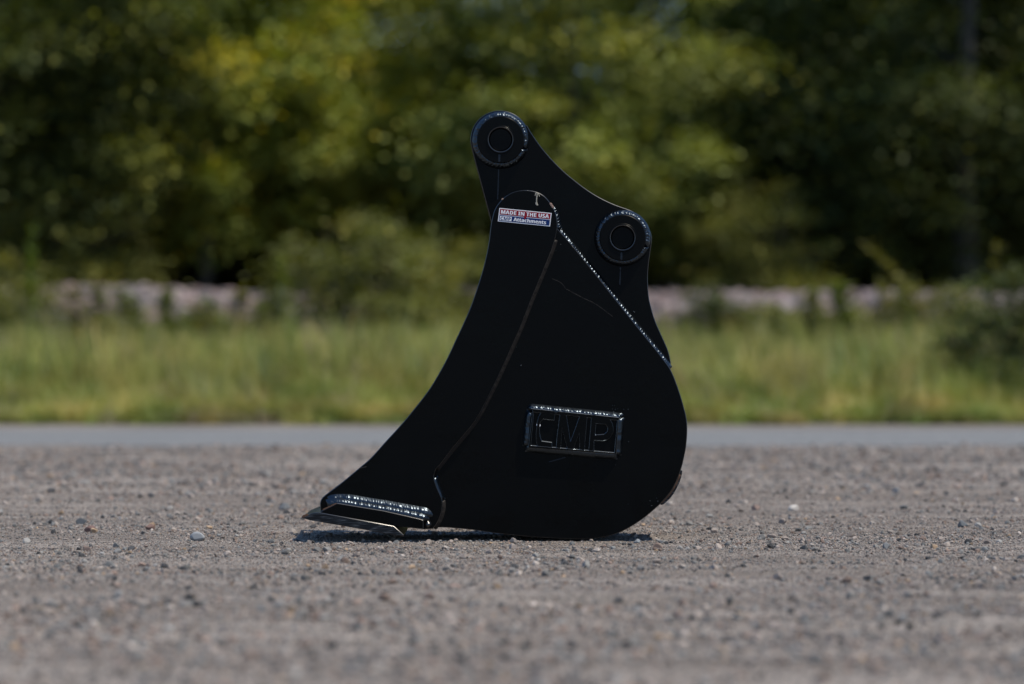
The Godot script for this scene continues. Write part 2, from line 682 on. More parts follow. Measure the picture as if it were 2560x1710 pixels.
func make_gravel() -> void:
	var variants := 5
	var gravel := mass("gravel", "loose angular gravel strewn over the pinkish grey lot")
	var ballast := mass("ballast", "pink and grey broken stones on the low bank before the woods")
	for k in variants:
		var fine := PackedFloat32Array()
		for i in 56000:                                    # the sharp zone round the bucket
			var z := rng.randf_range(-1.7, 1.45)
			var x := rng.randf_range(-1.0, 1.0) * (1.12 - z * 0.12) * (1.0 if i % 5 else 1.6)
			var s := 0.0009 + 0.0021 * pow(rng.randf(), 2.4)
			var bare := noise_b.get_noise_2d(x * 0.35 + 7.0, z * 1.5)
			if bare > 0.02 and rng.randf() < 0.80:              # packed fines with few larger stones
				s = rng.randf_range(0.0007, 0.0015)
				stone_at(fine, x, z, s)
				continue
			if i % 42 == 0:
				s = rng.randf_range(0.0032, 0.0065)
			if i % 260 == 0:
				s = rng.randf_range(0.007, 0.0115)
			stone_at(fine, x, z, s)
		for i in 9000:                                     # in front, where the lens blurs it
			var z := rng.randf_range(1.4, 2.7)
			var x := rng.randf_range(-0.85, 0.85)
			var s := rng.randf_range(0.0014, 0.0036)
			if i % 13 == 0:
				s = rng.randf_range(0.0045, 0.0095)
			if noise_b.get_noise_2d(x * 0.35 + 7.0, z * 1.5) > 0.02 and rng.randf() < 0.7:
				continue
			stone_at(fine, x, z, s)
		for i in 15000:                                    # behind, up to the road
			var z := -1.6 - 3.9 * pow(rng.randf(), 0.85)
			var x := rng.randf_range(-1.0, 1.0) * (1.35 - z * 0.28)
			var s := rng.randf_range(0.0025, 0.0065)
			if i % 18 == 0:
				s = rng.randf_range(0.008, 0.014)
			if noise_b.get_noise_2d(x * 0.2 + 7.0, z * 0.9) > 0.04 and rng.randf() < 0.7:
				continue
			if z < -4.85 and rng.randf() < 0.82:
				continue
			stone_at(fine, x, z, s, 0.2)
		scatter(gravel, "loose_stones", rock(100 + k, 0 if k < 3 else 1), [fine], M.stone)
	for k in 3:
		var bank := PackedFloat32Array()
		for i in 7000:
			var x := rng.randf_range(-7.5, 7.5)
			var z := rng.randf_range(-20.2, -15.9)
			var s := rng.randf_range(0.03, 0.10)
			var c := Color(0.245, 0.184, 0.178) if rng.randf() < 0.6 else Color(0.184, 0.165, 0.172)
			if rng.randf() < 0.18:
				c = Color(0.306, 0.257, 0.245)
			var b := Basis(Vector3(rng.randf_range(-1, 1), rng.randf_range(-1, 1), rng.randf_range(-1, 1)).normalized(), rng.randf() * TAU).scaled(Vector3.ONE * s)
			put(bank, Vector3(x, height(x, z) + s * 0.3, z), b, c * rng.randf_range(0.45, 1.25))
		scatter(ballast, "bank_stones", rock(150 + k, 1, 0.8), [bank], M.stone)


func make_stones() -> void:
	# single stones that stand out of the gravel: photograph pixel of the foot, half width in metres, colour, words
	var list := [
		[1983, 1274, 0.0125, Color(0.50, 0.47, 0.44), "pale rounded stone on the gravel right of the bucket's heel"],
		[1592, 1352, 0.0075, Color(0.20, 0.22, 0.24), "small blue grey pebble beside the dark patch under the heel"],
		[1283, 1352, 0.0085, Color(0.27, 0.24, 0.22), "grey pebble pressed against the underside of the bucket's floor"],
		[376, 1320, 0.0125, Color(0.20, 0.13, 0.11), "reddish brown stone on the gravel far left of the cutting edge"],
		[228, 1325, 0.0135, Color(0.17, 0.11, 0.10), "dark brown chunky stone on the left edge of the gravel"],
		[495, 1347, 0.0165, Color(0.27, 0.28, 0.29), "broad light grey stone half sunk left of the cutting edge"],
		[205, 1305, 0.0120, Color(0.09, 0.10, 0.11), "flat charcoal stone left of the reddish brown one"],
		[712, 1270, 0.0140, Color(0.14, 0.15, 0.16), "dark slate coloured stone lying behind the tip of the blade"],
		[2215, 1365, 0.0105, Color(0.15, 0.16, 0.17), "pointed grey stone standing up on the right of the gravel"],
		[2405, 1315, 0.0135, Color(0.10, 0.11, 0.12), "blackish stone on a gravel ridge far right of the bucket"],
		[1890, 1275, 0.0120, Color(0.26, 0.19, 0.16), "brown stone just left of the pale rounded stone"],
		[590, 1345, 0.0075, Color(0.17, 0.14, 0.12), "small brown stone right of the broad light grey stone"],
	]
	var k := 0
	for d in list:
		var depth: float = CAM_D * 468.0 / (d[1] - 880.0)
		var x: float = (d[0] - 1280.0) * PX * depth / CAM_D
		var z := CAM_D - depth
		var m := plain(srgb(d[3].r, d[3].g, d[3].b), 0.85, 0.35)
		var o := obj("stone", rock(300 + k, 2, 0.75), m)
		o.position = Vector3(x, height(x, z) + d[2] * 0.35, z)
		o.rotation = Vector3(rng.randf_range(-0.3, 0.3), rng.randf() * TAU, rng.randf_range(-0.3, 0.3))
		o.scale = Vector3.ONE * d[2]
		tag(o, d[4], "stone", "larger stones lying on the gravel lot")
		k += 1


# ---------------------------------------------------------------- grass, weeds
func blade_strip(st: SurfaceTool, base: Vector3, lean: Vector3, h: float, w: float, c0: Color, c1: Color) -> void:
	var side := Vector3(-lean.z, 0, lean.x).normalized() * w
	var prev_l := base - side
	var prev_r := base + side
	var seg := 3
	for i in range(1, seg + 1):
		var t := float(i) / seg
		var p := base + Vector3(0, h * t * (1.0 - 0.18 * t), 0) + lean * (t * t)
		var ww := 1.0 - t * 0.85
		var l := p - side * ww
		var r := p + side * ww
		var n := (r - l).cross(p - (prev_l + prev_r) / 2.0).normalized()
		if n.y < 0.0:
			n = -n
		var ca := c0.lerp(c1, t - 1.0 / seg)
		var cb := c0.lerp(c1, t)
		var order := [[prev_l, ca], [prev_r, ca], [l, cb], [prev_r, ca], [r, cb], [l, cb]]
		if (l - prev_l).cross(prev_r - prev_l).dot(n) < 0.0:
			order.reverse()
		for q in order:
			st.set_color(q[1])
			st.set_normal(n)
			st.add_vertex(q[0])
		prev_l = l
		prev_r = r


func tuft(seed_: int, blades: int, h: float, spread: float, w: float, seed_heads: bool) -> ArrayMesh:
	var keep := rng.state
	rng.seed = seed_
	var st := begin()
	for i in blades:
		var a := rng.randf() * TAU
		var r := spread * sqrt(rng.randf())
		var base := Vector3(cos(a) * r, -0.01, sin(a) * r)
		var a2 := rng.randf() * TAU
		var lean := Vector3(cos(a2), 0, sin(a2)) * h * rng.randf_range(0.12, 0.6)
		var k := rng.randf_range(0.75, 1.25)
		var tipc := Color(1.05, 1.0, 0.95) * k
		var bh := h * rng.randf_range(0.5, 1.0)
		if seed_heads and i % 4 == 0:
			tipc = Color(1.9, 1.45, 1.5)
			bh = h * rng.randf_range(1.0, 1.3)
			lean *= 0.5
		blade_strip(st, base, lean, bh, w, Color(0.85, 0.9, 0.8) * k, tipc)
	rng.state = keep
	return st.commit()


func make_verge() -> void:
	var zs: Array[float] = []
	var z := -8.32
	while z > -25.0:
		zs.push_front(z)
		z -= 0.25
	var soil := obj("verge", sheet(spaced(-8.0, 8.0, 0.25, -60.0, 60.0, 1.3), PackedFloat32Array(zs), 0.004), M.soil)
	tag(soil, "earth of the grassy verge beyond the road", "verge", "", "structure")
	var grass := mass("grass", "tall uncut grass with straw coloured patches beyond the road")
	for k in 4:
		var buf := PackedFloat32Array()
		for i in 5200:
			var zz := -8.24 - 8.6 * pow(rng.randf(), 1.15)
			var x := rng.randf_range(-1.0, 1.0) * (2.2 - zz * 0.30)
			if zz > -8.44 + 0.16 * noise_b.get_noise_2d(x * 0.8, 5.0) and i % 6:
				continue
			var near := smoothstep(-8.2, -10.2, zz)
			var s := lerpf(0.18, 0.86, near) * rng.randf_range(0.7, 1.2)
			var patch := 0.5 + 0.5 * noise_a.get_noise_2d(x * 0.9 + 20.0, zz * 0.5)
			s *= 0.74 + 0.46 * patch + (0.35 if i % 37 == 0 else 0.0)
			var hue := noise_b.get_noise_2d(x * 1.1 + 40.0, zz * 0.55) * 1.5 + 0.6 * noise_c.get_noise_2d(x * 0.6, zz * 0.3) + rng.randf_range(-0.22, 0.22)
			var c := Color(0.331, 0.358, 0.097)
			if hue > 0.0:
				c = c.lerp(Color(0.557, 0.440, 0.173), clampf(hue * 1.3, 0.0, 1.0))        # straw
			else:
				c = c.lerp(Color(0.220, 0.292, 0.076), clampf(-hue * 1.6, 0.0, 1.0))     # fresh green
			if rng.randf() < 0.06:
				c = Color(0.42, 0.33, 0.25)                                             # dry, pinkish
			elif rng.randf() < 0.05:
				c = Color(0.36, 0.42, 0.225)                                             # pale grey green
			var b := Basis(Vector3.UP, rng.randf() * TAU).scaled(Vector3(0.55 + 0.45 * s, s, 0.55 + 0.45 * s))
			put(buf, Vector3(x, height(x, zz), zz), b, c * rng.randf_range(0.7, 1.25) * (0.90 + 0.55 * noise_b.get_noise_2d(x * 0.8, zz * 0.4)))
		scatter(grass, "grass_tufts", tuft(500 + k, 34, 0.50, 0.13, 0.0042, k % 2 == 0), [buf], M.blade)


# ---------------------------------------------------------------- foliage
class Leaves:
	var v := PackedVector3Array()
	var n := PackedVector3Array()
	var c := PackedColorArray()

	func add(at: Vector3, along: Vector3, up: Vector3, l: float, w: float, col: Color) -> void:
		var side := along.cross(up).normalized() * w
		var nn := side.cross(along).normalized()
		if nn.y < 0.0:
			nn = -nn
		var tip := at + along * l
		var mid := at + along * (l * 0.45) - nn * (l * 0.06)
		var a := mid - side
		var b := mid + side
		var n1 := (nn * 1.0 + side.normalized() * 0.3).normalized()
		var n2 := (nn * 1.0 - side.normalized() * 0.3).normalized()
		var first := [at, tip, b] if (b - at).cross(tip - at).dot(nn) > 0.0 else [at, b, tip]
		var other := [at, tip, a] if (a - at).cross(tip - at).dot(nn) > 0.0 else [at, a, tip]
		for p in first:
			v.append(p)
			n.append(n2)
			c.append(col)
		for p in other:
			v.append(p)
			n.append(n1)
			c.append(col)

	func mesh() -> ArrayMesh:
		var arr := []
		arr.resize(Mesh.ARRAY_MAX)
		arr[Mesh.ARRAY_VERTEX] = v
		arr[Mesh.ARRAY_NORMAL] = n
		arr[Mesh.ARRAY_COLOR] = c
		var m := ArrayMesh.new()
		m.add_surface_from_arrays(Mesh.PRIMITIVE_TRIANGLES, arr)
		return m


func leaf_color(d: Dictionary) -> Color:
	var base: Color = d.color
	var c := base * rng.randf_range(0.72, 1.25)
	if rng.randf() < d.yellow:
		c = d.accent * rng.randf_range(0.8, 1.2)
	return c


# crown: clumps of leaves on boughs spread through a tall egg; d: height, base, radius, clumps, leaves, leaf, color, accent, yellow
func crown_mesh(d: Dictionary) -> ArrayMesh:
	var keep := rng.state
	rng.seed = d.seed
	var lv := Leaves.new()
	var tall: float = d.height - d.base
	var mid: float = d.base + tall * 0.24
	for i in d.clumps:
		var u := rng.randf_range(-0.9, 1.0)
		var a := rng.randf() * TAU
		var flat := sqrt(1.0 - u * u)
		var fill := pow(rng.randf(), 0.30)
		var lump := 1.0 + 0.28 * noise_a.get_noise_3d(cos(a) * flat * 1.3 + d.seed, u * 1.6, sin(a) * flat * 1.3)
		var p := Vector3(cos(a) * flat * d.radius, u * tall * (0.76 if u > 0.0 else 0.24), sin(a) * flat * d.radius) * fill * lump
		p.y += mid
		var r: float = d.clump * rng.randf_range(0.6, 1.35)
		var out := Vector3(p.x, 0, p.z).normalized()
		var tint: float = rng.randf_range(0.62, 1.35)
		var gold: bool = rng.randf() < d.gold
		for k in d.leaves:
			var off := Vector3(rng.randfn(), rng.randfn() * 0.55, rng.randfn()) * r * 0.5
			var at := p + off
			var along := (off.normalized() * 0.6 + out * 0.5 + Vector3(rng.randf_range(-0.7, 0.7), rng.randf_range(-0.7, 0.35), rng.randf_range(-0.7, 0.7))).normalized()
			var up := Vector3(rng.randf_range(-0.8, 0.8), 1.0, rng.randf_range(-0.8, 0.8)).normalized()
			var c := leaf_color(d) * tint
			if gold and rng.randf() < 0.65:
				c = d.accent * rng.randf_range(0.7, 1.2)
			var l: float = d.leaf * rng.randf_range(0.7, 1.25)
			lv.add(at, along, up, l, l * d.wide, c)
	rng.state = keep
	return lv.mesh()


func limb(st: SurfaceTool, pts: Array, r0: float, r1: float, n := 8) -> void:
	var prev: Array[Vector3] = []
	var prevn: Array[Vector3] = []
	for i in pts.size():
		var p: Vector3 = pts[i]
		var t: Vector3 = (pts[mini(i + 1, pts.size() - 1)] - pts[maxi(i - 1, 0)]).normalized()
		var s := t.cross(Vector3(0.31, 0.2, 0.93)).normalized()
		var q := t.cross(s)
		var r := lerpf(r0, r1, float(i) / (pts.size() - 1))
		var ring: Array[Vector3] = []
		var rn: Array[Vector3] = []
		for k in n:
			var a := TAU * k / n
			var e := s * cos(a) + q * sin(a)
			ring.append(p + e * r)
			rn.append(e)
		if i:
			for k in n:
				var j := (k + 1) % n
				quad(st, prev[k], prev[j], ring[j], ring[k], prevn[k], prevn[j])
		prev = ring
		prevn = rn


func trunk_mesh(d: Dictionary) -> ArrayMesh:
	var keep := rng.state
	rng.seed = d.seed + 7
	var st := begin()
	var stems: int = d.get("stems", 1)
	for s in stems:
		var a0 := TAU * s / stems + 0.4
		var foot: Vector3 = Vector3(cos(a0), 0, sin(a0)) * (0.0 if stems == 1 else 0.22 * d.radius)
		var top: Vector3 = Vector3(rng.randf_range(-0.3, 0.3), d.height * 0.86, rng.randf_range(-0.3, 0.3)) + foot * 2.2
		var pts := []
		for i in 8:
			var t := i / 7.0
			pts.append(foot.lerp(top, t) + Vector3(sin(t * 5.0 + s), 0, cos(t * 4.0 + s)) * 0.05 * d.height * 0.12 + Vector3(0, -0.06 * (1.0 - t), 0))
		limb(st, pts, d.trunk, d.trunk * 0.18)
		for b in 9:
			var t := rng.randf_range(0.25, 0.85)
			var at: Vector3 = foot.lerp(top, t)
			var a := rng.randf() * TAU
			var reach: float = d.radius * rng.randf_range(0.5, 0.85) * (1.1 - t * 0.6)
			var dir := Vector3(cos(a), 0, sin(a))
			limb(st, [at, at + dir * reach * 0.35 + Vector3(0, reach * 0.22, 0), at + dir * reach * 0.7 + Vector3(0, reach * 0.35, 0), at + dir * reach + Vector3(0, reach * 0.4, 0)], d.trunk * 0.4 * (1.1 - t), 0.006, 5)
	rng.state = keep
	return st.commit()


func plant(called: String, d: Dictionary, crown_name := "crown", trunk_name := "trunk") -> Node3D:
	var o := Node3D.new()
	o.name = called
	add_child(o, true)
	obj(crown_name, crown_mesh(d), M.leaf, o)
	obj(trunk_name, trunk_mesh(d), M.bark, o)
	return o


func where(x: float, t: float) -> Vector3:             # photograph column x at t metres from the lens, on the ground
	var w := (x - 1280.0) * PX * t / CAM_D
	return Vector3(w, height(w, CAM_D - t) - 0.02, CAM_D - t)


func make_woods() -> void:
	var kinds := {
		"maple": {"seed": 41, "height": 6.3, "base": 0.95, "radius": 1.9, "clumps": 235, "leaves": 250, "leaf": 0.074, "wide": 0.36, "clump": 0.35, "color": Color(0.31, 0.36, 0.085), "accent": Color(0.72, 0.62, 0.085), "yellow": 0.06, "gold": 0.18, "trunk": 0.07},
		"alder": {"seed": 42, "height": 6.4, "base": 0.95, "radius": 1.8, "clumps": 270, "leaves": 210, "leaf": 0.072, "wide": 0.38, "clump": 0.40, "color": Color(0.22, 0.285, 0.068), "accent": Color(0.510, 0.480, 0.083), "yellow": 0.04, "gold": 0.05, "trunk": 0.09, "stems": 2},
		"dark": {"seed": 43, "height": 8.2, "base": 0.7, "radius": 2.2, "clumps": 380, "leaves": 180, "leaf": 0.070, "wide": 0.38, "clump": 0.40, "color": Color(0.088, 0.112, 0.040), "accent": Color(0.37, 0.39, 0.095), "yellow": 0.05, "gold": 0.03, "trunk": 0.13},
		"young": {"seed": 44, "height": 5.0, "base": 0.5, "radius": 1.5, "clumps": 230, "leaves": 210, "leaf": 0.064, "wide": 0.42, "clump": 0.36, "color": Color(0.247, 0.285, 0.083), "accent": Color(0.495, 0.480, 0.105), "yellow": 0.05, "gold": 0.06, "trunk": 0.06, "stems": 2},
	}
	# kind, photograph column, metres from the lens, scale, turn, words
	var list := [
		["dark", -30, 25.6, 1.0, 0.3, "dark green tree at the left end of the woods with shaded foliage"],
		["maple", 500, 27.2, 0.98, 1.1, "yellow green tree behind the left part of the stone bank"],
		["maple", 815, 28.6, 0.97, 2.6, "golden flecked tree left of the bucket, tallest of the sunlit ones"],
		["alder", 265, 31.5, 1.0, 4.0, "olive green twin stemmed tree between the dark left tree and the yellow green one"],
		["young", 1180, 28.0, 0.70, 0.0, "low soft green young tree directly behind the bucket's upper ear, under the patch of sky"],
		["young", 1430, 26.6, 1.0, 2.0, "light yellow green young tree behind the bucket's right shoulder"],
		["alder", 1720, 30.5, 0.95, 1.0, "mid green tree just right of the bucket's rear ear"],
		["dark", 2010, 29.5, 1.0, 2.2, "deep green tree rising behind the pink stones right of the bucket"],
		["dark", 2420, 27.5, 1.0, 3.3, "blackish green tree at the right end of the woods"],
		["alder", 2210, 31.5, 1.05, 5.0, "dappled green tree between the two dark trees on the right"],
		["alder", 800, 33.5, 0.95, 2.9, "shaded tree filling the gap behind the golden flecked tree"],
		["dark", -420, 29.0, 1.0, 0.9, "dark tree standing just beyond the left edge of the view"],
		["dark", 2900, 29.5, 1.0, 5.1, "dark tree standing just beyond the right edge of the view"],
	]
	var made := {}
	for d in list:
		var o: Node3D
		if made.has(d[0]):
			o = made[d[0]].duplicate()
			o.name = "tree"
			add_child(o, true)
		else:
			o = plant("tree", kinds[d[0]])
			made[d[0]] = o
		o.position = where(d[1], d[2])
		o.rotation.y = d[4]
		o.scale = Vector3.ONE * d[3]
		tag(o, d[5], "tree", "trees of the woods behind the stone bank")
	# the rows behind
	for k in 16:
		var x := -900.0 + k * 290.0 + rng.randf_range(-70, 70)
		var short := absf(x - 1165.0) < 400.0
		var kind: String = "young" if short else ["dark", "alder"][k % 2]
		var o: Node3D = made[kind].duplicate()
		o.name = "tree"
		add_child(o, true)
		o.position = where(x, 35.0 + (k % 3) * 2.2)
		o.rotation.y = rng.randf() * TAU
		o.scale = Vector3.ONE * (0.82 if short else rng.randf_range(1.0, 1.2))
		tag(o, "shaded tree in the rear rows of the woods", "tree", "rear rows of the woods")

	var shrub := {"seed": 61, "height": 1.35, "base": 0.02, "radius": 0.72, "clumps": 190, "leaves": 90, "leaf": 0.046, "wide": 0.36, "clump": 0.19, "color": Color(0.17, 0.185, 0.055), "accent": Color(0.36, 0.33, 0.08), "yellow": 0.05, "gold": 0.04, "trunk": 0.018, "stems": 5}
	var bush0 := plant("bush", shrub, "foliage", "stems")
	bush0.position = where(915, 21.4)
	tag(bush0, "wide dark olive bush before the stone bank left of the bucket", "bush", "bushes between grass and woods")
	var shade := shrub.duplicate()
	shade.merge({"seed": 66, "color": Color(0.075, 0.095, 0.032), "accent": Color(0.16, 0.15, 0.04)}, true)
	var shade0: Node3D
	var bushes := [
		[1110, 22.4, 0.7, 1.4, "smaller olive bush pressed against the bucket's left outline"],
		[2545, 15.2, 0.60, 2.2, "dark leafy bush in the grass at the right edge of the photo"],
		[2545, 21.0, 0.45, 0.6, "yellow green bush at the right end of the stone bank"],
		[-30, 21.8, 0.8, 3.0, "deep green bush at the left end of the stone bank"],
		[1790, 20.8, 0.55, 1.0, "low dark bush before the pink stones right of the bucket"],
		[2090, 21.2, 0.50, 4.4, "low bush nestled between the paler stones on the right"],
		[560, 20.6, 0.42, 5.2, "little rounded bush in the middle of the left stone bank"],
		[215, 20.4, 0.40, 2.5, "little pale bush at the foot of the left stone bank"],
		[375, 20.9, 0.30, 0.2, "smallest bush on the left stone bank, between two others"],
		[1925, 20.6, 0.50, 3.6, "low bush at the right end of the brightest pink stones"],
		[2195, 20.5, 0.46, 1.9, "low bush under the arching weed on the right"],
		[2330, 20.8, 0.60, 4.9, "bush before the stones, left of the bush at the right end"],
		[660, 21.0, 0.36, 3.3, "low bush between the left stones and the wide olive bush"],
	]
	for d in bushes:
		var o: Node3D
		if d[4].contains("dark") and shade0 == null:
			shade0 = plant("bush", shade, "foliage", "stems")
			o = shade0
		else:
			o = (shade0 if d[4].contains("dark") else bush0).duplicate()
			o.name = "bush"
			add_child(o, true)
		o.position = where(d[0], d[1])
		o.scale = Vector3.ONE * d[2]
		o.rotation.y = d[3]
		tag(o, d[4], "bush", "bushes between grass and woods")
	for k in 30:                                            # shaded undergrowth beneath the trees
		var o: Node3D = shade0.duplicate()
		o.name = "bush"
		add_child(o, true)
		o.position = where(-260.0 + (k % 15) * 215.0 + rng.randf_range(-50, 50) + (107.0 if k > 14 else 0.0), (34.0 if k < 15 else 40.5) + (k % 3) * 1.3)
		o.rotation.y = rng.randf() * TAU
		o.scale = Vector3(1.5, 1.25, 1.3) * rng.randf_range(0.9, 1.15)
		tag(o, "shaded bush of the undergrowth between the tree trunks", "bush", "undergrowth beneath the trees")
	for k in 14:                                            # more low bushes that break up the line of stones
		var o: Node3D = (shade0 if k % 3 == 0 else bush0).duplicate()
		o.name = "bush"
		add_child(o, true)
		o.position = where((150.0 + k * 88.0 if k < 6 else 1690.0 + (k - 6) * 98.0) + rng.randf_range(-30, 30), rng.randf_range(20.6, 22.0))
		o.rotation.y = rng.randf() * TAU
		o.scale = Vector3(1.2, 1.0, 1.2) * rng.randf_range(0.24, 0.48)
		tag(o, "little bush growing against the pink and grey stones", "bush", "little bushes against the stone bank")
	for d in [[150, 25.2, 1.15, "full green bush behind the left end of the stone bank"], [1880, 26.0, 0.9, "olive bush behind the right stones under the deep green tree"]]:
		var o: Node3D = bush0.duplicate()
		o.name = "bush"
		add_child(o, true)
		o.position = where(d[0], d[1])
		o.rotation.y = d[0]
		o.scale = Vector3.ONE * d[2]
		tag(o, d[3], "bush", "bushes between grass and woods")
	make_weeds()


# a tall weed: an upright stem with whorls of narrow leaves
func weed(seed_: int, h: float, col: Color, lean: float) -> Node3D:
	var keep := rng.state
	rng.seed = seed_
	var o := Node3D.new()
	o.name = "weed"
	add_child(o, true)
	var pts := []
	for i in 7:
		var t := i / 6.0
		pts.append(Vector3(lean * t * t * h, h * t * (1.0 - 0.25 * absf(lean) * t), 0.03 * sin(t * 4.0)))
	var st := begin()
	limb(st, pts, 0.009, 0.003, 6)
	obj("stem", st.commit(), plain(srgb(col.r * 0.8, col.g * 0.8, col.b), 0.7), o)
	var lv := Leaves.new()
	for i in 150:
		var t := rng.randf_range(0.12, 1.0)
		var f := t * 6.0
		var k := mini(int(f), 5)
		var at: Vector3 = pts[k].lerp(pts[k + 1], f - k)
		var a := rng.randf() * TAU
		var along := Vector3(cos(a), rng.randf_range(-0.2, 0.9), sin(a)).normalized()
		var l := rng.randf_range(0.06, 0.125) * (1.15 - 0.5 * t)
		lv.add(at, along, Vector3.UP, l, l * 0.22, col * rng.randf_range(0.8, 1.25))
	obj("leaf_whorls", lv.mesh(), M.leaf, o)
	rng.state = keep
	return o


func make_weeds() -> void:
	var list := [
		[72, 19.8, 1.18, Color(0.15, 0.21, 0.035), 0.03, "tall light green weed standing before the dark left bush"],
		[716, 20.2, 0.98, Color(0.20, 0.24, 0.045), -0.04, "upright yellow green weed at the right end of the left stone bank"],
		[400, 20.0, 0.72, Color(0.16, 0.18, 0.07), 0.10, "greyish green weed in front of the pink stones on the left"],
		[640, 20.3, 0.66, Color(0.14, 0.16, 0.05), 0.05, "short weed left of the upright yellow green one"],
		[2345, 19.4, 1.15, Color(0.20, 0.19, 0.05), -0.45, "arching straw tinged weed leaning left above the right stones"],
		[2450, 19.0, 1.05, Color(0.17, 0.16, 0.04), 0.12, "thin stalk behind the dark bush at the right edge"],
		[2185, 19.8, 0.80, Color(0.19, 0.19, 0.05), 0.08, "slim yellowish weed among the white patches of stone on the right"],
		[2060, 19.6, 0.74, Color(0.16, 0.19, 0.05), -0.10, "leafy weed rising from the grass right of the bucket's heel"],
		[1925, 19.7, 0.62, Color(0.17, 0.20, 0.05), 0.08, "small weed before the low dark bush on the right"],
	]
	var k := 0
	for d in list:
		var o := weed(700 + k, d[2], d[3], d[4])
		o.position = where(d[0], d[1])
		o.rotation.y = 0.15 * sin(k * 2.0)
		tag(o, d[5], "weed", "tall weeds at the foot of the stone bank")
		k += 1
	var greys: Array[Node3D] = []
	for i in 3:
		greys.append(weed(740 + i, 0.62, [Color(0.17, 0.20, 0.10), Color(0.21, 0.20, 0.08), Color(0.15, 0.19, 0.06)][i], 0.05 * (i - 1)))
	for i in 30:
		var o: Node3D = greys[i] if i < 3 else greys[i % 3].duplicate()
		if i >= 3:
			o.name = "weed"
			add_child(o, true)
		var x := 150.0 + 36.0 * i if i < 16 else 1640.0 + 62.0 * (i - 16)
		o.position = where(x + rng.randf_range(-25, 25), rng.randf_range(18.9, 20.6))
		o.rotation.y = rng.randf() * TAU
		o.scale = Vector3(1.5, 1.0, 1.5) * rng.randf_range(0.75, 1.25)
		tag(o, "leafy knee high weed at the foot of the stone bank", "weed", "low weeds along the stone bank")


